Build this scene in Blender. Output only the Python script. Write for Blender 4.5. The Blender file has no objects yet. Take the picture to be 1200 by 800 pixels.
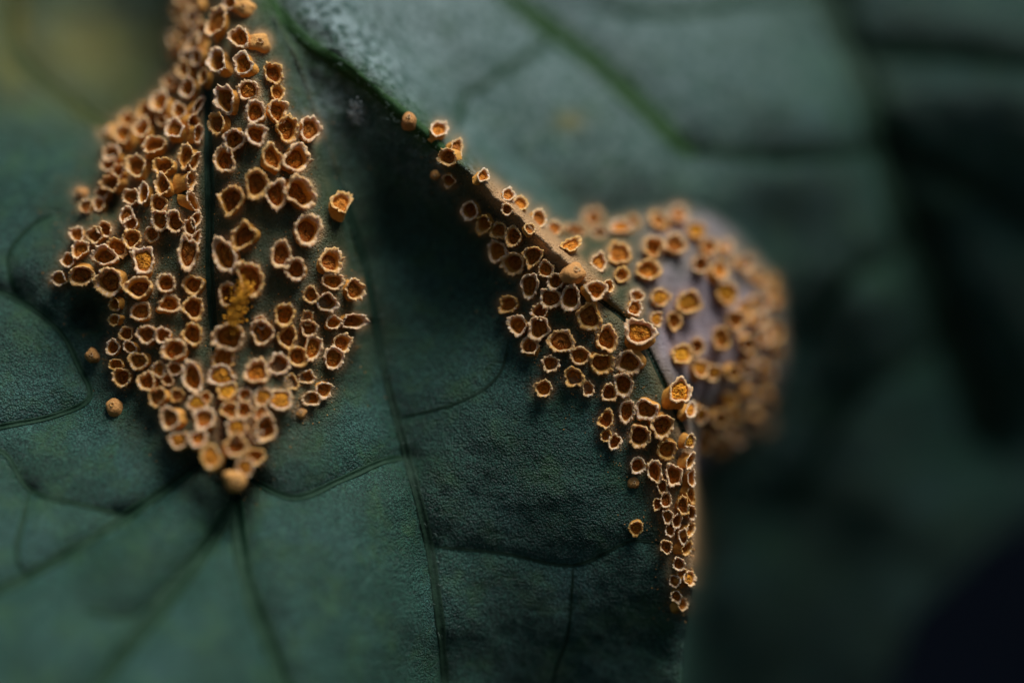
import bpy, math, random
import numpy as np
from mathutils import Vector

random.seed(7)
RNG = np.random.default_rng(11)
SC = bpy.context.scene
COL = SC.collection
SC.unit_settings.system = 'METRIC'
SC.unit_settings.scale_length = 0.001          # one unit is one millimetre

# ------------------------------------------------------------------ camera
D = 33.333
cam_d = bpy.data.cameras.new('camera')
cam_d.lens = 100.0
cam_d.sensor_width = 36.0
cam_d.clip_start = 0.5
cam_d.clip_end = 500.0
cam_d.dof.use_dof = True
cam_d.dof.focus_distance = D - 0.20
cam_d.dof.aperture_fstop = 0.027
cam = bpy.data.objects.new('camera', cam_d)
cam.location = (0, -D, 0)
cam.rotation_euler = (math.radians(90), 0, 0)
COL.objects.link(cam)
SC.camera = cam

# ------------------------------------------------------------------ light
SUN_EL, SUN_AZ = math.radians(68), math.radians(128)   # azimuth measured from +Y (away from camera) to +X
world = bpy.data.worlds.new('World')
SC.world = world
world.use_nodes = True
wn = world.node_tree
bg = wn.nodes['Background']
sky = wn.nodes.new('ShaderNodeTexSky')
sky.sky_type = 'NISHITA'
sky.sun_disc = False
sky.sun_elevation = SUN_EL
sky.sun_rotation = SUN_AZ
wn.links.new(sky.outputs[0], bg.inputs[0])
bg.inputs[1].default_value = 0.05
sun_d = bpy.data.lights.new('sun', 'SUN')
sun_d.energy = 5.0
sun_d.angle = math.radians(32)
sun_d.color = (0.95, 0.98, 1.0)
sun = bpy.data.objects.new('sun', sun_d)
sdir = Vector((math.cos(SUN_EL) * math.sin(SUN_AZ), math.cos(SUN_EL) * math.cos(SUN_AZ), math.sin(SUN_EL)))
sun.rotation_euler = sdir.to_track_quat('Z', 'Y').to_euler()
sun.location = sdir * 60
COL.objects.link(sun)
SC.view_settings.view_transform = 'Standard'
SC.view_settings.look = 'None'
SC.view_settings.gamma = 1.0
SC.view_settings.use_curve_mapping = False
SC.view_settings.exposure = -0.02

# ------------------------------------------------------------------ helpers
def tag(o, label=None, cat=None, group=None, kind=None):
    if label: o['label'] = label
    if cat: o['category'] = cat
    if group: o['group'] = group
    if kind: o['kind'] = kind
    return o

def new_mesh(name, verts, faces, mat, parent=None, smooth=True):
    me = bpy.data.meshes.new(name)
    me.from_pydata([tuple(v) for v in verts], [], [tuple(f) for f in faces])
    if smooth:
        me.polygons.foreach_set('use_smooth', np.ones(len(me.polygons), dtype=bool))
    me.materials.append(mat)
    me.update()
    o = bpy.data.objects.new(name, me)
    COL.objects.link(o)
    if parent is not None:
        o.parent = parent
    return o

def empty(name, loc):
    o = bpy.data.objects.new(name, None)
    o.empty_display_size = 0.05
    o.location = loc
    COL.objects.link(o)
    return o

def P(px, py, w):
    """a point whose place on the leaf is (px, py) hundredths of a millimetre, w mm towards the viewer"""
    k = (D - w) / D
    return np.stack([(np.asarray(px) - 600) / 100 * k, -np.asarray(w, float) + 0 * np.asarray(px), (400 - np.asarray(py)) / 100 * k], -1)

def curve(pts, n=40):
    pts = np.array(pts, float)
    p = np.vstack([2 * pts[0] - pts[1], pts, 2 * pts[-1] - pts[-2]])
    out = []
    m = max(3, n // (len(pts) - 1))
    for i in range(1, len(p) - 2):
        for t in np.linspace(0, 1, m, endpoint=False):
            a, b, c, d = p[i - 1], p[i], p[i + 1], p[i + 2]
            out.append(0.5 * (2 * b + (c - a) * t + (2 * a - 5 * b + 4 * c - d) * t * t + (3 * b - a - 3 * c + d) * t ** 3))
    out.append(pts[-1])
    return np.array(out)

def polydist(x, y, line):
    """distance, signed distance (right of the line positive) and nearest parameter for arrays x, y"""
    best = np.full(x.shape, 1e9); sgn = np.zeros(x.shape); par = np.zeros(x.shape)
    n = len(line) - 1
    for i in range(n):
        ax, ay = line[i]; bx, by = line[i + 1]
        dx, dy = bx - ax, by - ay
        L = dx * dx + dy * dy + 1e-9
        t = np.clip(((x - ax) * dx + (y - ay) * dy) / L, 0, 1)
        ex, ey = x - ax - t * dx, y - ay - t * dy
        d = np.hypot(ex, ey)
        m = d < best
        best = np.where(m, d, best)
        sgn = np.where(m, np.sign(dy * ex - dx * ey), sgn)
        par = np.where(m, (i + t) / n, par)
    return best, best * np.where(sgn == 0, 1, sgn), par

def inside(x, y, poly):
    r = np.zeros(x.shape, bool)
    n = len(poly)
    for i in range(n):
        x1, y1 = poly[i]; x2, y2 = poly[(i + 1) % n]
        c = ((y1 > y) != (y2 > y))
        with np.errstate(divide='ignore', invalid='ignore'):
            xi = (x2 - x1) * (y - y1) / (y2 - y1 + 1e-12) + x1
        r ^= c & (x < xi)
    return r

def polysdf(x, y, poly):
    d, _, _ = polydist(x, y, np.vstack([poly, poly[:1]]))
    return np.where(inside(x, y, poly), d, -d)

class RBF:
    def __init__(self, pts):
        a = np.array(pts, float)
        self.c = a[:, :2] / 400.0
        n = len(a)
        r = np.linalg.norm(self.c[:, None] - self.c[None], axis=-1)
        K = self.phi(r) + 0.004 * np.eye(n)
        Q = np.hstack([np.ones((n, 1)), self.c])
        A = np.block([[K, Q], [Q.T, np.zeros((3, 3))]])
        self.s = np.linalg.solve(A, np.concatenate([a[:, 2], np.zeros(3)]))
    @staticmethod
    def phi(r):
        return np.where(r > 0, r * r * np.log(np.maximum(r, 1e-9)), 0)
    def __call__(self, x, y):
        x = x / 400.0; y = y / 400.0
        o = self.s[-3] + self.s[-2] * x + self.s[-1] * y
        for i in range(len(self.c)):
            o = o + self.s[i] * self.phi(np.hypot(x - self.c[i, 0], y - self.c[i, 1]))
        return o

_grids = {}
def vnoise(x, y, scale, seed):
    """smooth value noise in [-1, 1]"""
    if seed not in _grids:
        _grids[seed] = np.random.default_rng(seed).uniform(-1, 1, (257, 257))
    g = _grids[seed]
    u = x / scale + 100.3; v = y / scale + 90.7
    i = np.floor(u).astype(int); j = np.floor(v).astype(int)
    fu = u - i; fv = v - j
    fu = fu * fu * (3 - 2 * fu); fv = fv * fv * (3 - 2 * fv)
    i %= 256; j %= 256
    return (g[i, j] * (1 - fu) + g[i + 1, j] * fu) * (1 - fv) + (g[i, j + 1] * (1 - fu) + g[i + 1, j + 1] * fu) * fv

# ------------------------------------------------------------------ leaf relief
RIDGE = curve([(285, -260), (295, -100), (318, 0), (352, 44), (415, 90), (475, 138), (530, 186), (580, 230), (640, 286), (690, 336),
               (738, 388), (776, 446), (801, 505), (813, 580), (812, 680), (801, 760), (797, 900), (800, 1060)], 110)
RIDGE_K = [(0, 70), (0.10, 70), (0.24, 55), (0.34, 28), (0.42, 26), (0.55, 24), (0.66, 20), (0.74, 9), (0.80, 7), (1, 7)]

FRONT = RBF([
    (-250, -250, -4.0), (-100, 0, -2.7), (50, 40, -2.2), (150, 60, -2.1), (100, 125, -1.5), (0, 200, -1.0), (60, 230, -0.55), (0, 320, -0.25), (-250, 300, -0.3),
    (215, 0, -1.55), (225, 60, -0.95), (235, 120, -0.5), (285, 0, -0.55), (290, 60, -0.2), (170, 180, -0.55), (140, 260, -0.25), (100, 310, -0.1), (190, 300, -0.1),
    (320, 150, 0.0), (300, 260, 0.05), (370, 230, 0.0), (400, 330, -0.02), (400, 260, -0.1), (220, 400, 0.1), (300, 400, 0.08), (370, 430, 0.1), (270, 480, 0.45), (275, 570, 0.95), (160, 430, 0.1),
    (0, 420, 0.1), (60, 470, 0.2), (0, 560, 0.75), (100, 600, 1.0), (0, 720, 1.9), (130, 780, 2.3), (300, 720, 1.65), (-200, 900, 3.2), (200, 1000, 3.3), (-250, 600, 1.2),
    (340, 560, 0.7), (400, 540, 0.42), (380, 660, 1.0), (450, 600, 0.45), (430, 500, 0.1), (480, 720, 0.55), (420, 800, 1.2), (540, 1000, 0.6),
    (440, 300, -0.60), (410, 160, -0.40), (370, 100, -0.42), (335, 40, -0.45), (460, 240, -0.58), (490, 320, -0.58), (450, 400, -0.38), (480, 500, -0.10), (510, 650, 0.10), (522, 790, -0.02),
    (352, 44, -0.32), (415, 90, -0.18), (475, 138, -0.05), (530, 186, 0.08), (580, 230, 0.16), (640, 286, 0.18), (690, 336, 0.18), (738, 388, 0.16), (776, 446, 0.12), (801, 505, 0.05), (813, 580, 0.0), (812, 680, 0.0), (797, 800, -0.1), (800, 1000, -0.5),
    (520, 230, -0.22), (550, 300, -0.42), (590, 400, -0.05), (560, 480, 0.08), (640, 480, 0.16), (600, 580, 0.12), (700, 560, 0.20), (720, 470, 0.14), (660, 400, 0.12), (620, 330, 0.05),
    (600, 700, -0.06), (700, 700, -0.04), (750, 640, 0.10), (760, 760, -0.28), (640, 800, -0.42), (640, 1000, -1.9),
    (900, 500, 0.0), (900, 200, 0.0), (700, 100, 0.0), (500, -100, -0.5), (900, 800, -0.2), (1200, 400, 0.0)])
BACK = RBF([
    (250, -250, -2.6), (420, 0, -1.0), (480, 50, -1.7), (500, 0, -2.3), (560, 100, -2.0), (640, 200, -1.75), (700, 0, -3.3), (720, 110, -2.5), (760, 210, -1.9), (840, 190, -2.3),
    (900, 0, -4.0), (900, 165, -3.0), (1000, 165, -3.3), (1000, 20, -4.2), (1200, 30, -4.6), (1200, 60, -4.5), (1100, 150, -4.5), (900, 260, -3.4), (980, 330, -4.0),
    (940, 450, -5.0), (880, 600, -5.9), (850, 750, -6.9), (1100, 300, -5.2), (1200, 200, -5.3), (1100, 500, -6.7), (1000, 600, -6.7), (1000, 750, -7.8), (1300, 500, -7.8), (840, 1000, -9.0), (1300, 0, -5.2), (1400, -200, -6.4),
    (800, 350, -3.0), (760, 450, -3.2), (820, 560, -3.9), (600, -200, -4.8), (900, -200, -5.6), (600, 300, -1.9)])

GALL_A = np.array([(212, -120), (203, 0), (196, 88), (122, 146), (106, 205), (84, 240), (76, 290), (62, 326), (112, 362), (124, 425), (160, 472), (195, 525),
                   (276, 582), (326, 512), (384, 468), (420, 420), (436, 372), (424, 300), (408, 230), (376, 150), (342, 60), (318, -20), (310, -120)], float)
# veins: points, half width px, groove depth, groove width px, raised height, tone
VEINS = [
    ([(318, 0), (352, 42), (415, 88), (472, 134), (528, 184)], 8, 0.0, 10, 0.03, 'bright'),
    ([(396, 205), (430, 320), (450, 430), (476, 530), (505, 650), (522, 800), (530, 1000)], 6.0, 0.22, 24, 0.05, 'dark'),
    ([(275, 572), (280, 620), (293, 690), (335, 800), (390, 960)], 12, 0.18, 34, 0.06, 'mid'),
    ([(275, 585), (245, 635), (205, 690), (140, 770), (60, 880)], 12, 0.18, 34, 0.06, 'mid'),
    ([(236, 542), (170, 590), (92, 640), (0, 690), (-120, 730)], 8, 0.15, 30, 0.05, 'mid'),
    ([(-80, 520), (0, 500), (60, 488), (105, 466), (92, 428), (70, 388), (20, 350), (-60, 322)], 4.0, 0.07, 18, 0.03, 'mid'),
    ([(290, 560), (345, 583), (400, 562), (450, 540), (482, 536)], 5, 0.10, 24, 0.04, 'mid'),
    ([(508, 640), (590, 648), (672, 662), (740, 634), (790, 640)], 2.4, 0.06, 13, 0.012, 'dark'),
    ([(672, 662), (666, 740), (648, 800), (640, 900)], 2.2, 0.05, 12, 0.012, 'dark'),
    ([(560, -60), (600, 0), (680, 58), (745, 118), (800, 172), (812, 184)], 13, 0.26, 50, 0.11, 'bright'),
    ([(800, 172), (870, 182), (950, 182), (1032, 176)], 8, 0.16, 40, 0.05, 'mid'),
    ([(930, -120), (975, 0), (1018, 95), (1040, 180), (1075, 275), (1112, 380), (1160, 520)], 25, 0.62, 62, 0.16, 'dark'),
    ([(1012, 60), (1090, 62), (1200, 72), (1330, 90)], 10, 0.18, 44, 0.06, 'mid'),
    ([(660, 40), (612, 68), (560, 104), (545, 110), (536, 152)], 6, 0.12, 30, 0.05, 'mid'),
    ([(700, 10), (790, 14), (880, 2), (980, -10)], 7, 0.14, 34, 0.05, 'mid'),
    ([(20, -60), (10, 0), (14, 56), (62, 104), (132, 152)], 12, 0.20, 40, 0.09, 'olive'),
    ([(1080, 280), (1000, 320), (940, 400)], 10, 0.24, 50, 0.08, 'dark'),
    ([(1115, 390), (1000, 470), (920, 600)], 10, 0.24, 50, 0.08, 'dark'),
    ([(1050, 190), (1120, 210), (1210, 270)], 10, 0.24, 50, 0.08, 'dark'),
    ([(-60, 545), (0, 528), (36, 574), (100, 592), (150, 604)], 4, 0.07, 22, 0.03, 'mid'),
    ([(36, 574), (20, 640), (28, 676)], 4, 0.06, 20, 0.03, 'mid'),
    ([(20, 350), (10, 300), (40, 262), (66, 250)], 3, 0.05, 16, 0.02, 'mid'),
    ([(250, 628), (180, 700), (150, 720), (100, 716)], 4, 0.06, 22, 0.03, 'mid'),
    ([(596, 398), (584, 440), (540, 470), (466, 490)], 2.0, 0.03, 12, 0.012, 'dark'),
    ([(690, 342), (742, 384), (774, 440), (799, 500), (806, 530)], 3.5, 0.16, 9, 0.02, 'dark'),
    ([(244, 10), (243, 80), (244, 160), (246, 240), (246, 320), (252, 400), (264, 470), (272, 575)], 6, 0.07, 9, 0.035, 'dark'),
]
VC = [curve(v[0], 36) for v in VEINS]
MARGIN = np.array([(1450, 430), (1300, 545), (1205, 612), (1135, 662), (1080, 712), (1048, 770), (1038, 830), (1040, 1100), (1500, 1100), (1500, 430)], float)
BULGE_LIP = (790, 400, 132, 157)

def bulge_r(x, y):
    cx, cy, rx, ry = BULGE_LIP
    rx = np.where(x < cx, rx * 1.75, rx)
    return np.sqrt(((x - cx) / rx) ** 2 + ((y - cy) / ry) ** 2) * (1 + 0.03 * vnoise(x, y, 60, 5))

def height(x, y, detail=True):
    x = np.asarray(x, float); y = np.asarray(y, float)
    f = FRONT(x, y)
    ga = polysdf(x, y, GALL_A)
    f = f + np.where(ga > 0, 0.20 * (1 - np.exp(-np.maximum(ga, 0) / 26)), 0)
    # the swelling's far edge drops away to the leaf behind it
    edge = np.clip((150 - y) / 120, 0, 1) * np.clip((250 - x) / 60, 0, 1)
    f = f - 0.5 * edge * (1 - np.clip(ga + 14, 0, 28) / 28)
    # two lobes parted by the middle groove
    gx = 244 + 0.0 * y + np.clip((y - 400) / 180, 0, 1) * 28
    lobe = np.where(ga > 0, np.exp(-((np.abs(x - gx) - 48) / 42) ** 2), 0)
    f = f + 0.10 * lobe * np.clip(ga / 30, 0, 1)
    for qx, qy, qd, qs in ((104, 374, 0.30, 17), (128, 240, 0.2, 12), (275, 178, 0.15, 10), (182, 290, 0.08, 16)):
        f = f - qd * np.exp(-((x - qx) ** 2 + (y - qy) ** 2) / qs ** 2)
    b = BACK(x, y)
    b = np.where(b < -1.5, -1.5 + (b + 1.5) * 0.68, b)
    r = bulge_r(x, y)
    dome = np.sqrt(np.clip(1 - r ** 3.2, 0, 1))
    top = -0.08 - 0.0046 * np.maximum(x - 720, -40) - 0.0006 * np.abs(y - 400) - 0.16 * np.exp(-(((x - 822) / 45) ** 2 + ((y - 378) / 40) ** 2))
    skirt = 0.8 * np.exp(-np.clip(r - 1, 0, 9) / 0.22) * np.clip((400 - y) / 150, 0, 1)
    b = np.where(r < 1, b + (top - b) * dome, b)
    d, s, t = polydist(x, y, RIDGE)
    k = np.interp(t, [a for a, _ in RIDGE_K], [c for _, c in RIDGE_K])
    g = np.where(s > 0, np.exp(-(np.maximum(s, 0) / k) ** 2), 1.0)
    w = b + (f - b) * g
    on = np.clip((t - 0.345) / 0.02, 0, 1) * np.clip((0.56 - t) / 0.03, 0, 1)
    w = w + on * np.exp(-((s - 3) / 11) ** 2) * (0.10 + 0.03 * vnoise(x, y, 13, 61))
    if detail:
        for v, c in zip(VEINS, VC):
            x0, y0 = c.min(0) - 3 * v[3]; x1, y1 = c.max(0) + 3 * v[3]
            m = (x > x0) & (x < x1) & (y > y0) & (y < y1)
            if v[2] == 0 or not m.any(): continue
            dd = polydist(x[m], y[m], c)[0]
            w[m] = w[m] - (1.7 if c[:, 0].max() < 510 else 0.8 if c[:, 0].max() < 800 else 1.1) * v[2] * np.exp(-dd / v[3] * 1.2)
        w = w + 0.035 * vnoise(x, y, 90, 1) + 0.022 * vnoise(x, y, 38, 2) + 0.010 * vnoise(x, y, 16, 3) + 0.0055 * vnoise(x, y, 7, 4)
        fz = np.exp(-(((x - 430) / 75) ** 2 + ((y - 50) / 70) ** 2))
        w = w + fz * (0.03 * vnoise(x, y, 11, 62) + 0.02 * vnoise(x, y, 5.5, 63))
        w = w + on * np.exp(-(s / 16) ** 2) * (0.02 * vnoise(x, y, 8, 64) + 0.012 * vnoise(x, y, 5, 65))
        far = np.clip((x - 620) / 200, 0, 1) * (1 - g)
        w = w + far * 0.08 * vnoise(x, y, 110, 6)
        # thin raised seam where the swelling's skin ends
        sm = polydist(x, y, SEAM)[0]
        w = w + 0.055 * np.exp(-(sm / 4.0) ** 2)
    return w
SEAM = curve([(322, 20), (348, 70), (378, 150), (404, 225), (424, 300), (436, 372)], 30)

def W1(px, py, detail=False):
    return float(height(np.array([px]), np.array([py]), detail)[0])

def normal_at(px, py, e=14):
    x = np.array([px + e, px - e, px, px]); y = np.array([py, py, py + e, py - e])
    h = height(x, y, False)
    dx = (h[0] - h[1]) / (2 * e / 100); dz = -(h[2] - h[3]) / (2 * e / 100)
    n = np.array([-dx, -1.0, -dz])
    return n / np.linalg.norm(n)

# ------------------------------------------------------------------ materials
def mat(name):
    m = bpy.data.materials.new(name); m.use_nodes = True
    nt = m.node_tree
    return m, nt, nt.nodes['Principled BSDF']

def nd(nt, kind, **kw):
    n = nt.nodes.new(kind)
    for k, v in kw.items():
        if k in n.inputs.keys(): n.inputs[k].default_value = v
        else: setattr(n, k, v)
    return n

def ramp(nt, src, stops):
    r = nt.nodes.new('ShaderNodeValToRGB')
    while len(r.color_ramp.elements) < len(stops): r.color_ramp.elements.new(0.5)
    for e, (p, c) in zip(r.color_ramp.elements, stops):
        e.position = p; e.color = (*c, 1)
    nt.links.new(src, r.inputs[0])
    return r.outputs[0]

def mix(nt, fac, a, b):
    m = nt.nodes.new('ShaderNodeMix'); m.data_type = 'RGBA'
    for i, v in ((0, fac), (6, a), (7, b)):
        if isinstance(v, (int, float)): m.inputs[i].default_value = v
        elif isinstance(v, tuple): m.inputs[i].default_value = (*v, 1)
        else: nt.links.new(v, m.inputs[i])
    return m.outputs[2]

def bump(nt, pairs, p):
    prev = None
    for h, s, dist in pairs:
        b = nt.nodes.new('ShaderNodeBump'); b.inputs['Strength'].default_value = s; b.inputs['Distance'].default_value = dist
        nt.links.new(h, b.inputs['Height'])
        if prev is not None: nt.links.new(prev, b.inputs['Normal'])
        prev = b.outputs[0]
    nt.links.new(prev, p.inputs['Normal'])

def noise(nt, scale, detail=3, rough=0.55):
    tc = nt.nodes.get('TC') or nt.nodes.new('ShaderNodeTexCoord'); tc.name = 'TC'
    n = nd(nt, 'ShaderNodeTexNoise', Scale=scale, Detail=detail, Roughness=rough)
    nt.links.new(tc.outputs['Object'], n.inputs['Vector'])
    return n.outputs['Fac']

def voro(nt, scale, feature='F1'):
    tc = nt.nodes.get('TC') or nt.nodes.new('ShaderNodeTexCoord'); tc.name = 'TC'
    n = nd(nt, 'ShaderNodeTexVoronoi', Scale=scale, feature=feature)
    nt.links.new(tc.outputs['Object'], n.inputs['Vector'])
    return n.outputs['Distance']

def leaf_material():
    m, nt, p = mat('leaf_blade')
    base = ramp(nt, noise(nt, 0.9, 4), [(0.3, (0.022, 0.077, 0.045)), (0.55, (0.037, 0.112, 0.080)), (0.75, (0.062, 0.155, 0.130))])
    fine = ramp(nt, noise(nt, 27, 5, 0.75), [(0.36, (0.45, 0.45, 0.45)), (0.52, (0.95, 0.95, 0.95)), (0.68, (1.9, 1.9, 1.9))])
    mm = nt.nodes.new('ShaderNodeMix'); mm.data_type = 'RGBA'; mm.blend_type = 'MULTIPLY'; mm.inputs[0].default_value = 0.8
    nt.links.new(base, mm.inputs[6]); nt.links.new(fine, mm.inputs[7])
    cell = ramp(nt, voro(nt, 40), [(0.10, (1.7, 1.75, 1.75)), (0.40, (0.85, 0.85, 0.85)), (0.62, (0.40, 0.40, 0.40))])
    m2 = nt.nodes.new('ShaderNodeMix'); m2.data_type = 'RGBA'; m2.blend_type = 'MULTIPLY'; m2.inputs[0].default_value = 0.75
    nt.links.new(mm.outputs[2], m2.inputs[6]); nt.links.new(cell, m2.inputs[7])
    base = m2.outputs[2]
    base = mix(nt, ramp(nt, noise(nt, 2.3, 6, 0.7), [(0.50, (0, 0, 0)), (0.72, (0.75, 0.75, 0.75))]), base, (0.048, 0.118, 0.044))
    base = mix(nt, ramp(nt, voro(nt, 2.6), [(0.035, (0.85, 0.85, 0.85)), (0.075, (0, 0, 0))]), base, (0.020, 0.018, 0.010))
    at = nt.nodes.new('ShaderNodeAttribute'); at.attribute_name = 'tissue'
    sep = nt.nodes.new('ShaderNodeSeparateColor'); nt.links.new(at.outputs['Color'], sep.inputs[0])
    gall_c = ramp(nt, noise(nt, 5, 4), [(0.35, (0.040, 0.060, 0.022)), (0.65, (0.085, 0.090, 0.036))])
    pink_c = ramp(nt, noise(nt, 4, 4), [(0.3, (0.26, 0.20, 0.21)), (0.7, (0.44, 0.36, 0.38))])
    bloom_light_n = ramp(nt, noise(nt, 9, 5, 0.7), [(0.40, (0, 0, 0)), (0.60, (1, 1, 1))])
    mb = nt.nodes.new('ShaderNodeMath'); mb.operation = 'MULTIPLY'
    nt.links.new(bloom_light_n, mb.inputs[0]); nt.links.new(sep.outputs[1], mb.inputs[1])
    c = mix(nt, sep.outputs[0], base, gall_c)
    c = mix(nt, mb.outputs[0], c, (0.32, 0.41, 0.39))  # pale wax bloom, also the painted highlight on the back sheet
    c = mix(nt, sep.outputs[2], c, pink_c)
    at2 = nt.nodes.new('ShaderNodeAttribute'); at2.attribute_name = 'tint'
    sep2 = nt.nodes.new('ShaderNodeSeparateColor'); nt.links.new(at2.outputs['Color'], sep2.inputs[0])
    c = mix(nt, sep2.outputs[0], c, (0.210, 0.165, 0.022))      # yellowed tissue
    c = mix(nt, sep2.outputs[1], c, (0.70, 0.39, 0.17))         # rust coloured crest
    c = mix(nt, sep2.outputs[2], c, ramp(nt, noise(nt, 8, 5, 0.7), [(0.3, (0.016, 0.060, 0.010)), (0.7, (0.060, 0.130, 0.030))]))   # mossy green midrib
    nt.links.new(c, p.inputs['Base Color'])
    p.inputs['Roughness'].default_value = 0.38
    p.inputs['Specular IOR Level'].default_value = 0.28
    bump(nt, [(voro(nt, 40), 0.9, -0.032), (noise(nt, 24, 5, 0.75), 0.8, 0.05)], p)
    return m

def vein_material(name, c1, c2):
    m, nt, p = mat(name)
    c = ramp(nt, noise(nt, 7, 4, 0.65), [(0.35, c1), (0.68, c2)])
    nt.links.new(c, p.inputs['Base Color'])
    p.inputs['Roughness'].default_value = 0.6
    p.inputs['Specular IOR Level'].default_value = 0.12
    bump(nt, [(noise(nt, 26, 4, 0.7), 0.6, 0.03)], p)
    return m

def vary(nt, c, a, b, amount):
    oi = nt.nodes.new('ShaderNodeObjectInfo')
    v = ramp(nt, oi.outputs['Random'], [(0.1, a), (0.9, b)])
    return mix(nt, amount, c, v)

def rim_material():
    m, nt, p = mat('torn_rim')
    c = ramp(nt, noise(nt, 22, 4, 0.7), [(0.32, (0.56, 0.23, 0.028)), (0.52, (0.72, 0.40, 0.11)), (0.70, (0.84, 0.64, 0.52))])
    c = vary(nt, c, (0.60, 0.28, 0.05), (0.84, 0.68, 0.60), 0.3)
    nt.links.new(c, p.inputs['Base Color'])
    p.inputs['Roughness'].default_value = 0.75
    p.inputs['Subsurface Weight'].default_value = 0.25
    p.inputs['Subsurface Radius'].default_value = (0.06, 0.03, 0.012)
    p.inputs['Subsurface Scale'].default_value = 1.0
    bump(nt, [(noise(nt, 55, 3, 0.7), 0.8, 0.02)], p)
    return m

def wall_material():
    m, nt, p = mat('cup_wall')
    c = ramp(nt, noise(nt, 14, 4, 0.65), [(0.3, (0.50, 0.185, 0.013)), (0.7, (0.66, 0.31, 0.045))])
    nt.links.new(c, p.inputs['Base Color'])
    p.inputs['Roughness'].default_value = 0.7
    bump(nt, [(noise(nt, 40, 3, 0.7), 0.7, 0.02)], p)
    return m

def spore_material(name, a, b, rough=1.0):
    m, nt, p = mat(name)
    c = ramp(nt, noise(nt, 30, 4, 0.7), [(0.3, a), (0.7, b)])
    c = vary(nt, c, (a[0] * 0.7, a[1] * 0.6, a[2]), (min(b[0] * 1.1, 0.97), b[1] * 1.05, b[2]), 0.5)
    nt.links.new(c, p.inputs['Base Color'])
    p.inputs['Roughness'].default_value = 0.85
    bump(nt, [(voro(nt, 34), rough, 0.03), (noise(nt, 60, 3), 0.6, 0.02)], p)
    return m

M_LEAF = leaf_material()
M_VEIN = {'bright': vein_material('vein_bright', (0.013, 0.046, 0.010), (0.028, 0.072, 0.018)),
          'mid': vein_material('vein_mid', (0.008, 0.030, 0.014), (0.018, 0.046, 0.024)),
          'dark': vein_material('vein_dark', (0.008, 0.022, 0.012), (0.020, 0.045, 0.026)),
          'olive': vein_material('vein_olive', (0.030, 0.042, 0.012), (0.060, 0.070, 0.020))}
M_RIM = rim_material()
M_WALL = wall_material()
M_SPORE = spore_material('spores', (0.52, 0.145, 0.004), (0.76, 0.26, 0.008))
M_BRIGHT = spore_material('fresh_spores', (0.86, 0.28, 0.005), (0.95, 0.41, 0.010))
M_BUD = spore_material('bud_skin', (0.52, 0.22, 0.04), (0.68, 0.34, 0.09), 0.25)
M_WAX, _nt, _p = mat('wax'); _p.inputs['Base Color'].default_value = (0.55, 0.62, 0.58, 1); _p.inputs['Roughness'].default_value = 0.35
M_HAIR, _nt, _p = mat('hair'); _p.inputs['Base Color'].default_value = (0.20, 0.27, 0.22, 1); _p.inputs['Roughness'].default_value = 0.5
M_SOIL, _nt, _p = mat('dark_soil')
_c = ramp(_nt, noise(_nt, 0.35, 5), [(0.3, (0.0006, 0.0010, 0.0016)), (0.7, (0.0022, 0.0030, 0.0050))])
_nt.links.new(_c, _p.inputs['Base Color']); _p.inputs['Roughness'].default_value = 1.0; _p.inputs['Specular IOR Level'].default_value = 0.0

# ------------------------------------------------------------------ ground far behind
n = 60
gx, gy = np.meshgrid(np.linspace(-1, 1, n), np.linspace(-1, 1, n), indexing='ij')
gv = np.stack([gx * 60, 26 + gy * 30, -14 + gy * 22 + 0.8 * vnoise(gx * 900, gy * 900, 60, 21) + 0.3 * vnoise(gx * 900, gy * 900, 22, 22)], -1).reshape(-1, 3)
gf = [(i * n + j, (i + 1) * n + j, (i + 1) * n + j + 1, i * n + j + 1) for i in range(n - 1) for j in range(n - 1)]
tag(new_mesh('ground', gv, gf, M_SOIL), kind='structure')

# ------------------------------------------------------------------ where the cups stand
# (x, y, width, height of the mouth, kind, axis)   kind: o open, f brimming with fresh spores, b closed bud ; axis: None or a sideways lean
TIP = [(254,27,24,36),(269,4,17,18),(285,9,24,20,'b'),(281,45,22,27),(306,49,24,24,'b'),(254,72,24,31),(285,76,23,27)]
RIB = [(226,50,17,26),(212,38,16,22),(210,15,17,22),(225,22,16,20),(205,62,14,20),(215,82,17,22),(230,68,14,22),(238,90,12,20),(213,-4,18,20),(228,4,16,20),(203,46,14,18),(218,66,15,18),(236,38,14,24),(206,86,13,17)]
FLANK_L = [(199,96,19,17),(220,104,19,26),(187,119,24,27),(170,130,20,19),(210,130,18,19),(150,140,23,18),(145,157,21,23),(167,150,21,23),(189,141,12,15),(205,151,21,25),(182,170,28,21),
  (126,153,19,23,'b'),(131,180,22,20),(128,192,19,20),(160,195,23,28),(192,195,25,22),(218,184,19,30),(139,201,16,16),(130,215,24,20),(121,226,16,15),(117,239,15,17),(95,226,14,13,'b'),(101,242,16,16),
  (191,217,19,25),(187,239,20,22),(154,231,20,20),(169,227,13,27),(189,259,23,23),(206,261,20,26),(149,252,16,20),(154,262,17,18),(156,280,22,22),(179,275,17,19),(224,267,15,21),
  (124,269,19,17),(112,276,19,20),(91,275,19,17),(95,292,23,19),(80,305,17,17),(70,327,20,16),(97,324,30,24),(124,300,30,24),(139,290,27,21),(130,331,33,31),(170,305,27,30,'f'),(164,337,33,25),(222,297,23,40),
  (196,332,22,22),(227,334,23,24),(200,356,24,22),(228,361,24,28),(166,365,25,22),(135,357,13,15),(134,375,15,13),
  (149,391,17,17),(173,392,22,23),(192,393,20,18),(227,392,23,25),(205,409,28,27),(133,407,17,18),(153,407,18,14),(163,423,23,20),(137,427,18,14),(144,442,23,22),(173,447,20,23),(187,433,17,17),(206,432,19,16),(227,442,23,36),(185,465,20,23),(197,445,14,14),(208,463,16,16)]
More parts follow.
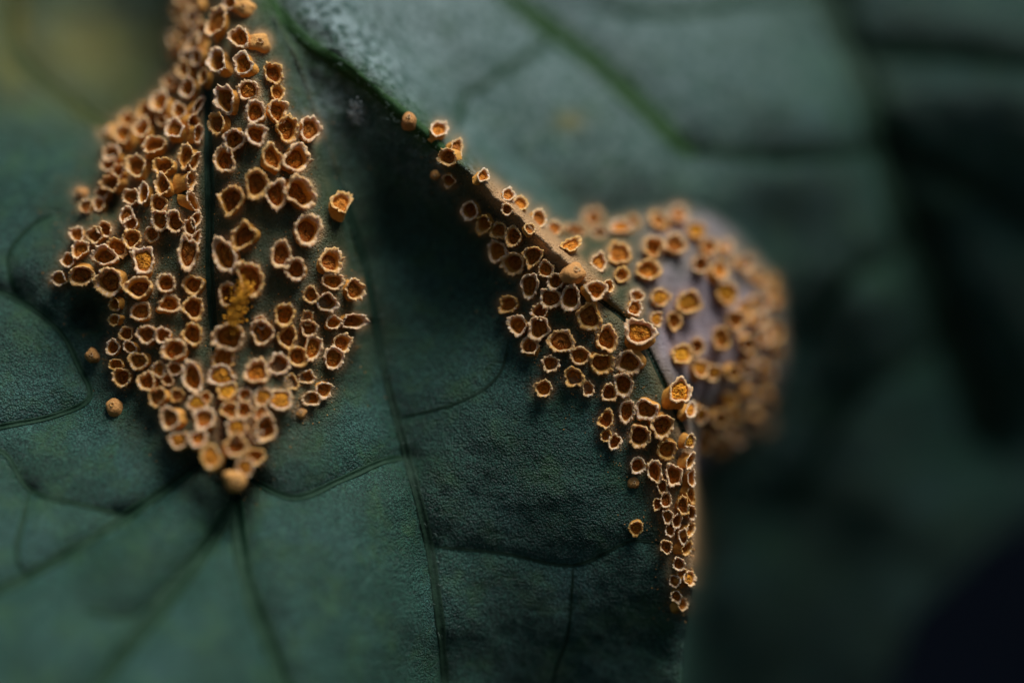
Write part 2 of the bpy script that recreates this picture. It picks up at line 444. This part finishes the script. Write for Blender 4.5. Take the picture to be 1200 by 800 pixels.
GROOVE_ROW = [(234,125,9,23),(229,145,13,20),(234,158,10,23),(226,212,11,24),(228,237,10,24),(230,190,10,22),(231,258,10,20),(231,280,10,20)]
FLANK_R = [(264,118,24,35),(292,107,25,24),(322,87,20,28),(326,109,15,20),(300,132,24,27),(327,131,21,28),(339,152,25,31),(254,146,21,27),(275,165,23,27),(301,158,23,27),(365,152,24,28),(321,185,20,35),(350,187,29,33),(264,188,25,32),
  (271,235,27,38),(286,278,27,33),(264,300,25,45),(295,328,29,42),(268,345,20,30),(302,217,25,36),(325,229,25,33),(354,227,31,38),(362,270,31,36),(331,299,25,32),(347,316,25,27),(389,306,26,28),(391,330,26,19),(417,340,21,25),
  (365,346,18,21),(384,355,23,23),(335,369,23,28),(361,373,15,17),(392,378,18,16),(416,377,28,19),(306,377,14,15),(270,395,36,33),(308,390,28,28),(338,395,23,25),(363,385,20,20),(368,408,20,30),(392,420,23,27),(402,402,22,22),(350,418,22,23),(328,427,25,25),(302,435,27,28)]
FOOT = [(263,419,26,26),(260,440,33,23,'f'),(267,458,23,18,'f'),(360,442,20,15),(381,457,20,20),(366,467,23,17),(329,468,28,25,'f'),(342,448,17,17),(353,482,15,14,'b'),(309,465,20,22,'f'),(200,490,25,25),(210,515,22,20,'f'),
  (232,473,23,20,'f'),(241,466,15,15),(240,490,26,23),(233,513,20,20),(248,535,23,26,'f'),(278,502,25,25,'f'),(278,522,26,24),(313,502,26,30),(302,510,14,16),(300,535,20,20,'o'),(288,547,20,20,'f'),(279,563,23,22,'b'),(288,463,17,17),(270,480,20,20),(287,480,20,20),(307,484,17,17)]
CREST = [(515,151,20,20,'o',(0.7,0.6)),(536,174,14,24,'o',(0.8,0.5)),(567,206,15,14,'o',(0.8,0.6)),(596,228,16,15,'o',(0.7,0.7)),(610,238,18,17,'o',(0.6,0.6)),
  (632,256,18,22,'o',(0.6,0.6)),(650,267,20,16,'o',(0.4,0.6)),(621,268,13,13,'o',(0.4,0.5)),(676,315,23,22,'b',(0.4,0.4))]
SLOPE = [(524,185,21,21),(526,213,16,15),(594,246,13,14),(550,248,21,22),(566,264,19,21),(584,271,19,20),(601,278,19,24),(582,295,24,25),(601,310,26,27),(624,301,21,25),(639,316,19,20),(620,336,21,30),(650,330,19,20),(645,350,26,24),(668,350,22,32),
  (595,357,23,20),(632,365,19,19),(606,381,24,23),(631,385,26,27),(620,405,20,21),(657,400,30,28),(645,426,20,20),(679,417,23,22),(690,372,29,30),(711,397,25,30),(736,425,28,28),(705,426,28,25),(672,442,23,23),(689,455,15,18),(637,455,21,20),
  (730,451,22,28),(714,460,20,20),(734,482,18,27),(757,480,27,24),(776,499,27,27),(710,491,18,22),(710,510,13,15),(720,517,16,18),(749,511,26,26),(781,527,22,25),(747,545,18,19),(767,552,17,28),(789,556,18,28)]
TAIL = [(800,592,14,22),(780,585,13,20),(782,605,12,18),(793,610,12,18),(785,620,11,18),(800,628,11,18),(780,640,13,18),(805,642,12,17),(795,660,14,16),(808,677,15,18,'f'),(790,680,13,16),(799,672,12,16),(792,698,13,15),(800,707,12,15),
  (809,517,12,18,'f'),(809,540,10,20,'o',(0.6,0.2)),(810,560,10,20,'o',(0.6,0.1)),(810,580,10,20,'o',(0.6,0.1)),(810,600,10,20,'o',(0.6,0.1)),(809,620,10,18,'o',(0.6,0.1)),(776,570,12,18),(770,590,10,16)]
BULGE = [(699,340,22,24),(702,307,20,20),(729,322,18,18),(725,297,28,25),(760,316,28,25),(714,335,12,15),(746,347,16,16),(744,361,18,18),(695,255,23,25),(727,265,25,18),(675,269,28,12),(702,272,20,14),(670,286,23,16),(771,257,20,19),(795,250,20,20),(741,260,16,16),
  (765,289,24,23),(791,286,25,24),(831,289,20,20),(852,289,16,16),(874,309,20,18),(889,325,16,16),(821,310,20,20),(844,316,20,23),(851,344,23,28,'f'),(815,270,21,19,'f'),
  (845,397,20,28),(862,375,23,25),(877,404,20,20),(875,360,16,16),(892,357,20,20),(892,376,18,18),(908,350,14,20),(909,390,16,23),(905,332,12,18),(897,396,16,18),(860,437,16,18),(877,434,16,18),(901,439,16,23),(882,465,20,20),(901,470,14,18),(865,487,18,18),(886,495,18,18),
  (844,491,20,20),(856,470,16,16,'f'),(835,512,16,16),(827,525,15,16),(850,503,16,16),(897,497,14,16),(866,515,16,16),(846,528,16,16),(882,418,16,16),(910,412,12,18),(895,452,14,16)]
PATCH = [(774,349,22,21,'f'),(769,374,15,17,'f'),(807,355,27,28,'f'),(790,376,17,23),(800,415,25,23,'f'),(817,406,16,20),(821,432,19,22,'f'),(837,437,20,20,'f'),(810,480,13,20,'f'),(822,487,15,20,'f')]
SINGLES = [
  ((401,237,21,27), 'lone rust cup standing apart on the dark flank beside the shadowed hollow', None),
  ((108,415,15,15,'b'), 'small closed orange bud standing apart beside the crooked fine vein', None),
  ((132,473,18,18,'b'), 'blurred round closed bud on green blade below the grooved swelling', None),
  ((479,137,16,17,'b'), 'smooth round orange bud on the bright green vein', None),
  ((509,206,12,12,'b'), 'tiny greenish bud beside a small cup at the ridge head', None),
  ((749,389,35,30,'f',(0.12,0.45)), 'big vivid yellow cup brimming with spores on the vein before the bulge', None),
  ((797,457,27,29,'f',(0.15,0.4)), 'vivid orange cup brimming with spores at the green strip of the bulge', None),
  ((745,619,17,17), 'lone small cup on bare dark blade beside the narrow tail', None),
  ((743,565,13,13,'b'), 'faint closed bud just under a single round cup by the tail', None),
]

# ------------------------------------------------------------------ the leaf
leaf = empty('leaf', tuple(P(500, 700, -0.3)))
tag(leaf, 'crumpled blue green leaf blade with veins and rust swellings', 'leaf')
LO = np.array(leaf.location)
xs = np.concatenate([np.arange(-260, 0, 9), np.arange(0, 900, 2.6), np.arange(900, 1460, 5)])
ys = np.concatenate([np.arange(-260, 0, 9), np.arange(0, 800, 2.6), np.arange(800, 1080, 9)])
X, Y = np.meshgrid(xs, ys, indexing='ij')
H = height(X.ravel(), Y.ravel()).reshape(X.shape)
V = P(X, Y, H).reshape(-1, 3) - LO
ny = len(ys)
keep = polysdf(X.ravel(), Y.ravel(), MARGIN).reshape(X.shape) < 0 + 6 * vnoise(X, Y, 30, 31)
kk = keep[:-1, :-1] & keep[1:, :-1] & keep[1:, 1:] & keep[:-1, 1:]
ii, jj = np.nonzero(kk)
F = np.stack([ii * ny + jj, ii * ny + jj + 1, (ii + 1) * ny + jj + 1, (ii + 1) * ny + jj], 1)
used = np.unique(F); remap = np.full(len(V), -1); remap[used] = np.arange(len(used))
V = V[used]; F = remap[F]
me = bpy.data.meshes.new('blade')
me.vertices.add(len(V)); me.vertices.foreach_set('co', V.ravel())
me.loops.add(F.size); me.loops.foreach_set('vertex_index', F.ravel().astype(np.int32))
me.polygons.add(len(F)); me.polygons.foreach_set('loop_start', (np.arange(len(F)) * 4).astype(np.int32))
me.polygons.foreach_set('use_smooth', np.ones(len(F), bool))
me.update(); me.validate()
xf = X.ravel()[used]; yf = Y.ravel()[used]
ga = polysdf(xf, yf, GALL_A)
rd, rs, rt = polydist(xf, yf, RIDGE)
br = bulge_r(xf, yf)
ss = lambda a, b, v: np.clip((v - a) / (b - a), 0, 1) ** 2 * (3 - 2 * np.clip((v - a) / (b - a), 0, 1))
n1 = vnoise(xf, yf, 26, 41)
gallm = np.maximum(ss(-8, 22, ga + 8 * n1) * 0.8, 0.45 * ss(-48, 5, ga + 16 * n1))
sm = polydist(xf, yf, SEAM)[0]
gallm = np.maximum(gallm, 0.9 * np.exp(-(sm / 5) ** 2))
in_ridge = ss(0.33, 0.38, rt) * (1 - ss(0.80, 0.83, rt))
gallm = np.maximum(gallm, in_ridge * np.where(rs < 0, np.exp(-(rd / 38) ** 2), np.exp(-(rd / 20) ** 2)) * 0.8)
bul = np.where(rs > 0, 1 - ss(0.94, 1.03, br), 0)
gallm = np.maximum(gallm, bul * 0.8)
pink = bul * np.exp(-(((xf - 828) / 52) ** 2 + ((yf - 385) / 62) ** 2) ** 1.5) + bul * (0.30 + 0.35 * ss(-0.2, 0.8, n1)) * ss(735, 790, xf - 0.12 * (yf - 400))
bloom = np.exp(-(((xf - 440) / 70) ** 2 + ((yf - 20) / 60) ** 2)) * 1.0 + 0.5 * np.exp(-(((xf - 400) / 50) ** 2 + ((yf - 125) / 40) ** 2)) + 0.7 * np.where((rs > 0) & (br > 1), 1, 0) * np.clip((330 - yf) / 300, 0, 1) * np.clip((1050 - xf) / 300, 0, 1)  # wax bloom on the shoulder; last term paints a lit highlight behind the ridge
bloom += 0.3 * np.exp(-(((xf - 500) / 40) ** 2 + ((yf - 190) / 50) ** 2))
olive = np.exp(-(((xf - 100) / 110) ** 2 + ((yf - 60) / 70) ** 2)) * 0.6 + 0.8 * np.exp(-(((xf - 12) / 18) ** 2 + ((yf - 10) / 70) ** 2)) + 0.7 * np.exp(-(((xf - 668) / 16) ** 2 + ((yf - 142) / 11) ** 2))
crest = in_ridge * ss(0.36, 0.42, rt) * np.where(rs < 0, np.exp(-(rd / 11) ** 2), np.exp(-(rd / 18) ** 4)) * (0.85 + 0.15 * n1)
crest *= np.where((rt > 0.70) & (rs > 0), np.exp(-(rd / 7) ** 2), 1)
crest *= np.where((rt > 0.55) & (rt < 0.70), 0.15, 1)
crest = np.maximum(crest, 0.85 * np.exp(-(((xf - 276) / 34) ** 2 + ((yf - 506) / 46) ** 2) ** 1.5) * ss(-2, 12, ga + 4 * n1))
crest = np.maximum(crest, 0.8 * np.exp(-(((xf - 216) / 20) ** 2 + ((yf - 25) / 75) ** 2) ** 2) * ss(0, 8, ga))
tl = polydist(xf, yf, np.array([(770, 560), (790, 620), (798, 705)]))[0]
crest = np.maximum(crest, 0.7 * np.exp(-(tl / 13) ** 2) * (0.7 + 0.4 * n1) * np.where(rs > 2, np.exp(-((rd - 2) / 4) ** 2), 1))
halo = np.zeros_like(xf)
for q in [q for z in (TIP, RIB, FLANK_L, GROOVE_ROW, FLANK_R, FOOT, CREST, SLOPE, TAIL, BULGE, PATCH) for q in z]:
    m = (np.abs(xf - q[0]) < 40) & (np.abs(yf - q[1]) < 40)
    e = np.hypot((xf[m] - q[0]) / (q[2] / 2), (yf[m] - q[1]) / (q[3] / 2)) * (q[2] + q[3]) / 4 - (q[2] + q[3]) / 4
    halo[m] = np.maximum(halo[m], np.exp(-np.maximum(e + 1.5 * n1[m], 0) / 3.0))
crest = np.maximum(crest, 0.55 * halo)
moss = np.exp(-(polydist(xf, yf, VC[0])[0] / 17) ** 2) * (0.85 + 0.3 * n1)
for nm, chans in (('tissue', (gallm, np.clip(bloom, 0, 1), np.clip(pink, 0, 1))), ('tint', (np.clip(olive, 0, 1), np.clip(crest, 0, 1), np.clip(moss, 0, 1)))):
    a = me.attributes.new(nm, 'FLOAT_COLOR', 'POINT')
    a.data.foreach_set('color', np.stack([*chans, np.ones_like(xf)], 1).astype(np.float32).ravel())
me.materials.append(M_LEAF)
blade = bpy.data.objects.new('blade', me); COL.objects.link(blade); blade.parent = leaf
so = blade.modifiers.new('thickness', 'SOLIDIFY'); so.thickness = 0.06; so.offset = -1

# veins lie half sunk in their creases, each a part of the leaf
for (pts, hw, gd, gw, hh, tone), c in zip(VEINS, VC):
    seg = np.linalg.norm(np.diff(c, axis=0), axis=1); s = np.concatenate([[0], np.cumsum(seg)])
    m = max(12, int(s[-1] / 6))
    q = np.stack([np.interp(np.linspace(0, s[-1], m), s, c[:, k]) for k in (0, 1)], 1)
    tg = np.gradient(q, axis=0); tg /= np.linalg.norm(tg, axis=1)[:, None] + 1e-9
    nr = np.stack([-tg[:, 1], tg[:, 0]], 1)
    K = 9
    vv = []
    for k in range(K):
        a = -1 + 2 * k / (K - 1)
        wob = 1 + 0.18 * vnoise(q[:, 0], q[:, 1], 25, 51) + 0.10 * vnoise(q[:, 0] + 40 * a, q[:, 1], 9, 52)
        taper = np.minimum(1, np.minimum(np.arange(m) + 1.5, m - np.arange(m) + 0.5) / 5.0)
        p2 = q + nr * (hw * a * wob * taper)[:, None]
        hz = height(p2[:, 0], p2[:, 1])
        lift = 0.4 * hh * math.sqrt(max(0, 1 - a * a)) * taper * (1 + 0.2 * vnoise(p2[:, 0], p2[:, 1], 8, 53)) - (0.03 if k in (0, K - 1) else 0.0)
        vv.append(P(p2[:, 0], p2[:, 1], hz + lift + 0.004))
    vv = np.stack(vv, 1).reshape(-1, 3) - LO
    fs = [(i * K + k, i * K + k + 1, (i + 1) * K + k + 1, (i + 1) * K + k) for i in range(m - 1) for k in range(K - 1)]
    new_mesh('vein', vv, fs, M_VEIN[tone], leaf)

# ------------------------------------------------------------------ rust cups
SEG = 44
def ring_noise(rg, amps):
    ph = np.arange(SEG) / SEG * 2 * math.pi
    v = np.zeros(SEG)
    for kf, a in amps:
        v += a * np.cos(kf * ph + rg.uniform(0, 6.28))
    return v

cup_count = 0
def make_cup(spec, label, group, name='rust_cup', seed=None, toward=0.45, tall=0.56, cat='rust fungus'):
    global cup_count
    cup_count += 1
    rg = np.random.default_rng(1000 + cup_count)
    px, py, mw, mh = spec[:4]
    kind = spec[4] if len(spec) > 4 else 'o'
    lean = spec[5] if len(spec) > 5 else None
    rx, ry = mw / 198.0, mh / 198.0
    R = math.sqrt(rx * ry)
    Hh = tall * 2 * R * rg.uniform(0.85, 1.2)
    nrm = normal_at(px, py)
    ax = (1 - toward) * nrm + toward * np.array([0, -1.0, 0])
    if lean is not None: ax = np.array([lean[0], -1.0, lean[1]])
    ax = ax + rg.normal(0, 0.10, 3)
    ax /= np.linalg.norm(ax)
    if ax[1] > -0.55:
        s = math.sqrt((1 - 0.55 ** 2) / (ax[0] ** 2 + ax[2] ** 2)); ax = np.array([ax[0] * s, -0.55, ax[2] * s])
    bx, by = px - Hh * ax[0] * 100, py + Hh * ax[2] * 100
    wb = W1(bx, by)
    base = P(bx, by, wb)
    root = empty('rust_bud' if kind == 'b' else name, tuple(base))
    tag(root, label, cat, group)
    # the mouth ring lies in the plane square to the axis
    ph = np.arange(SEG) / SEG * 2 * math.pi
    rot = rg.normal(0, 0.25)
    ox = rx * np.cos(ph); oz = ry * np.sin(ph)
    ox, oz = ox * math.cos(rot) - oz * math.sin(rot), ox * math.sin(rot) + oz * math.cos(rot)
    oy = -(ox * ax[0] + oz * ax[2]) / ax[1]
    ring = np.stack([ox, oy, oz], 1)
    irr = 1 + rg.uniform(0.6, 1.7) * ring_noise(rg, [(2, 0.05), (3, 0.06), (4, 0.035), (5, 0.03)])
    ring = ring * irr[:, None]
    def rows(prof, extra=None):
        out = []
        for q, (r, z) in enumerate(prof):
            jr = 1 + ring_noise(rg, [(5, 0.012), (7, 0.012), (9, 0.012)])
            p = ring * (r * jr)[:, None] + ax * (z * Hh)
            if extra is not None and extra[q] is not None:
                er, ez = extra[q]
                p = p + ring * er[:, None] + ax * (ez * Hh)[:, None]
            out.append(p)
        return np.concatenate(out)
    def quads(m, off=0):
        return [(off + i * SEG + j, off + i * SEG + (j + 1) % SEG, off + (i + 1) * SEG + (j + 1) % SEG, off + (i + 1) * SEG + j) for i in range(m - 1) for j in range(SEG)]
    if kind == 'b':
        prof = [(1.15, -0.45), (1.08, -0.05), (1.02, 0.18), (0.96, 0.40), (0.88, 0.62), (0.64, 0.78), (0.34, 0.85), (0.18, 0.84), (0.10, 0.76)]
        v = rows(prof); f = quads(len(prof)) + [tuple(range((len(prof) - 1) * SEG, len(prof) * SEG))]
        skin = new_mesh('bud_skin', v, f, M_BUD, root)
        pr2 = [(0.30, 0.84), (0.26, 0.90), (0.18, 0.92), (0.12, 0.84)]
        t = np.abs(ring_noise(rg, [(5, .06), (8, .05)]))
        new_mesh('pore', rows(pr2, [None, (t, t), (t, t * 2), None]), quads(len(pr2)), M_RIM, skin)
        return root
    # torn rim: teeth of uneven size
    nt_ = rg.integers(13, 22)
    tooth = np.zeros(SEG)
    for k in range(nt_):
        c0 = rg.uniform(0, 2 * math.pi); wd = rg.uniform(0.07, 0.15); am = rg.uniform(0.3, 1.0)
        dd = np.angle(np.exp(1j * (ph - c0)))
        tooth = np.maximum(tooth, am * np.exp(-(dd / wd) ** 2))
    torn = rg.random() < 0.28
    gaps = np.zeros(SEG)
    for k in range(rg.integers(1, 4)):
        c0 = rg.uniform(0, 2 * math.pi); dd = np.angle(np.exp(1j * (ph - c0)))
        gaps = np.maximum(gaps, rg.uniform(0.2, 0.8) * (2.2 if torn else 1) * np.exp(-(dd / (0.40 if torn else 0.22)) ** 2))
    j1, j2 = rg.normal(0, 0.035, SEG), rg.normal(0, 0.08, SEG)
    out_er = 0.20 * tooth - 0.10 * gaps + j1
    out_ez = 0.10 * tooth - 0.22 * gaps + j2
    full = kind == 'f'
    wall_o = [(1.06, -0.42), (0.95, -0.08), (0.86, 0.16), (0.81, 0.40), (0.80, 0.62), (0.84, 0.80)]
    wall_i = [(0.73, 0.80), (0.69, 0.62), (0.65, 0.30), (0.60, -0.15)]
    v = np.concatenate([rows(wall_o), rows(wall_i)])
    wall = new_mesh('wall', v, quads(len(wall_o)) + quads(len(wall_i), len(wall_o) * SEG), M_WALL, root)
    rim = [(0.84, 0.79), (0.91, 0.89), (0.99, 0.95), (1.01, 1.00), (0.94, 1.04), (0.85, 1.01), (0.77, 0.92), (0.73, 0.79)]
    e = [None, (out_er * 0.35, out_ez * 0.3), (out_er * 0.8, out_ez * 0.8), (out_er, out_ez), (out_er * 0.7 + rg.normal(0, .012, SEG), out_ez), (out_er * 0.2 + rg.normal(0, .015, SEG), out_ez * 0.8 + rg.normal(0, .03, SEG)), (0 * out_er, out_ez * 0.25), None]
    new_mesh('rim', rows(rim, e), quads(len(rim)), M_RIM, wall)
    lvl = rg.uniform(0.74, 0.86) if full else rg.uniform(0.16, 0.36) + 0.28 * (rg.random() < (0.55 if px > 690 else 0.25))
    bed = [(0.72, lvl - 0.1), (0.60, lvl), (0.42, lvl + 0.06), (0.22, lvl + 0.07), (0.06, lvl + 0.06)]
    nz = [None] + [(rg.normal(0, 0.03, SEG), rg.normal(0, 0.05, SEG)) for _ in range(4)]
    new_mesh('spore_bed', rows(bed, nz), quads(len(bed)) + [tuple(range(4 * SEG, 5 * SEG))], M_BRIGHT if full else M_SPORE, root)
    return root

ALLC = [q for z in (TIP, RIB, FLANK_L, GROOVE_ROW, FLANK_R, FOOT, CREST, SLOPE, TAIL, BULGE, PATCH) for q in z]
def crowd(q):
    d = sorted(math.hypot(q[0] - o[0], q[1] - o[1]) - (q[2] + q[3] + o[2] + o[3]) / 4 for o in ALLC if o is not q)
    return 'set apart' if d[0] > 2.5 else 'wedged in' if d[2] < 1.5 else 'touching others'

def zone(specs, where, **kw):
    for s in specs:
        k = s[4] if len(s) > 4 else 'o'
        big = s[2] * s[3]
        asp = s[2] / s[3]
        shape = 'tall oval' if asp < 0.78 else 'wide oval' if asp > 1.2 else 'round'
        size = 'large' if big > 640 else 'small' if big < 330 else 'medium'
        if k == 'b': look = 'closed orange bud'
        elif k == 'f': look = size + ' cup brimming with yellow spores'
        else: look = size + ' ' + shape + ' rust cup'
        lab = look + ' ' + crowd(s) + ' ' + (where(s) if callable(where) else where)
        make_cup(s, lab, lab, **kw)

def on_flank_l(s):
    if s[1] < 175: return 'below the blurred brown rib'
    if s[0] > 212: return 'next to the groove, on its yellowish side'
    if s[1] < 285: return 'on the waist of the yellowish flank'
    if s[1] < 385: return 'on the widest band of the yellowish flank'
    return 'low on the yellowish flank above the foot'
def on_flank_r(s):
    if s[0] < 275: return 'next to the groove, on its shaded side'
    if s[1] < 250: return 'high on the shaded flank by the pale seam'
    if s[1] < 350: return 'midway down the shaded flank'
    return 'low on the shaded flank above the foot'
def on_slope(s):
    if s[1] < 300: return 'at the head of the slope under the crest'
    if s[1] < 400: return 'mid slope under the fold crest'
    return 'low on the slope towards the hanging tail'
def on_bulge(s):
    if s[1] < 300: return 'along the upper brow of the blurred bulge'
    if s[0] > 855: return 'on the turned away side of the bulge'
    return 'on the inner face of the blurred bulge'

zone(TIP, 'at the top of the grooved swelling', toward=0.5)
zone(RIB, 'crowded on the blurred brown rib beside the groove', toward=0.4)
zone(FLANK_L, on_flank_l)
for s in GROOVE_ROW: make_cup((*s, 'o', (0.75, 0.05)), 'rust cup seen edge on, in the row lining the groove', 'edge on cups lining the groove', tall=0.9)
zone(FLANK_R, on_flank_r)
zone(FOOT, 'at the pointed pinkish foot of the swelling', toward=0.5, tall=0.42)
zone(CREST, 'fused into the sharp orange crest of the fold', tall=0.4)
zone(SLOPE, on_slope)
zone(TAIL, 'in the narrow hanging tail of the fold', tall=0.7)
zone(BULGE, on_bulge)
zone(PATCH, 'on the bare pinkish patch of the bulge')
for s, lab, g in SINGLES: make_cup(s, lab, g)

# ------------------------------------------------------------------ spilled spores, wax fleck, dust
def grain_mesh(name, pts, rads, m):
    v, f = [], []
    ico = np.array([(0,0,1),(.894,0,.447),(.276,.851,.447),(-.724,.526,.447),(-.724,-.526,.447),(.276,-.851,.447),(.724,.526,-.447),(-.276,.851,-.447),(-.894,0,-.447),(-.276,-.851,-.447),(.724,-.526,-.447),(0,0,-1)])
    fi = [(0,1,2),(0,2,3),(0,3,4),(0,4,5),(0,5,1),(1,6,2),(2,7,3),(3,8,4),(4,9,5),(5,10,1),(6,7,2),(7,8,3),(8,9,4),(9,10,5),(10,6,1),(11,7,6),(11,8,7),(11,9,8),(11,10,9),(11,6,10)]
    for p, r in zip(pts, rads):
        o = len(v)
        for q in ico: v.append(p + q * r * RNG.uniform(0.8, 1.2))
        f += [(a + o, b + o, c + o) for a, b, c in fi]
    return new_mesh(name, v, f, m)

pts, rr = [], []
for k in range(420):
    t = RNG.uniform(0, 1)
    x = 288 - 16 * t + RNG.normal(0, 5.5); y = 332 + 48 * t + RNG.normal(0, 4)
    r = RNG.uniform(0.009, 0.022)
    hgt = 0.16 + 0.30 * math.exp(-((x - 288 + 16 * t) / 6) ** 2) * RNG.uniform(0, 1)
    pts.append(P(x, y, W1(x, y) + r * 0.6 + hgt)); rr.append(r)
o = grain_mesh('spore_heap', pts, rr, spore_material('loose_powder', (0.92, 0.38, 0.006), (0.97, 0.50, 0.012)))
tag(o, 'loose heap of bright yellow spore powder spilled beside the groove', 'spores', kind='stuff')

pts, rr = [], []
for k in range(90):
    x = 417 + RNG.normal(0, 4.0); y = 131 + RNG.normal(0, 6.5); r = RNG.uniform(0.006, 0.017)
    pts.append(P(x, y, W1(x, y, True) + r * 0.4 + 0.015 * RNG.uniform(0, 1))); rr.append(r)
tag(grain_mesh('wax_fleck', pts, rr, M_WAX), 'small glinting white fleck of wax crystals on the fold', 'wax fleck')

allc = [s for z in (FLANK_L, FLANK_R, FOOT, SLOPE, TAIL) for s in z]
pts, rr = [], []
hx, hy = [], []
for k in range(2600):
    s = allc[RNG.integers(len(allc))]
    a = RNG.uniform(0, 6.28); d_ = abs(RNG.normal(0, 15)) + 9 + (RNG.random() < 0.12) * RNG.uniform(0, 60)
    hx.append(s[0] + d_ * math.cos(a)); hy.append(s[1] + d_ * math.sin(a))
hz = height(np.array(hx), np.array(hy), True)
for x, y, z in zip(hx, hy, hz):
    r = RNG.uniform(0.003, 0.009)
    pts.append(P(x, y, z + r * 0.5)); rr.append(r)
tag(grain_mesh('spore_dust', pts, rr, M_BUD), 'fine orange spore dust scattered over the blade between cups', 'dust', kind='stuff')

hv, hf = [], []
lines = [(VC[1], 260, 9), (SEAM, 260, 7), (VC[0], 380, 16)]
for ln, cnt, spread in lines:
    k = RNG.uniform(0, len(ln) - 1.001, cnt)
    i = k.astype(int); q = ln[i] + (ln[i + 1] - ln[i]) * (k - i)[:, None] + RNG.normal(0, spread, (cnt, 2))
    z = height(q[:, 0], q[:, 1], True)
    for (x, y), h in zip(q, z):
        p0 = P(x, y, h - 0.004); L = RNG.uniform(0.025, 0.085)
        dr = np.array([RNG.normal(0, 0.7), -RNG.uniform(0.3, 1), RNG.normal(0.1, 0.7)]); dr /= np.linalg.norm(dr)
        bend = RNG.normal(0, 0.25, 3)
        r = RNG.uniform(0.0016, 0.0032); o = len(hv)
        u = np.cross(dr, (0.3, 0.2, 0.9)); u /= np.linalg.norm(u); v2 = np.cross(dr, u)
        for t, rs_ in ((0, 1), (0.5, 0.8), (1, 0.25)):
            c = p0 + dr * L * t + bend * L * t * t
            for a_ in (0, 2.094, 4.189): hv.append(c + (u * math.cos(a_) + v2 * math.sin(a_)) * r * rs_)
        for t in (0, 3):
            for a_ in range(3): hf.append((o + t + a_, o + t + (a_ + 1) % 3, o + t + 3 + (a_ + 1) % 3, o + t + 3 + a_))
        hf.append((o + 6, o + 7, o + 8))
hair = new_mesh('leaf_hair', np.array(hv) - LO, hf, M_HAIR, leaf)
hair['kind'] = 'stuff'
print('cups', cup_count)
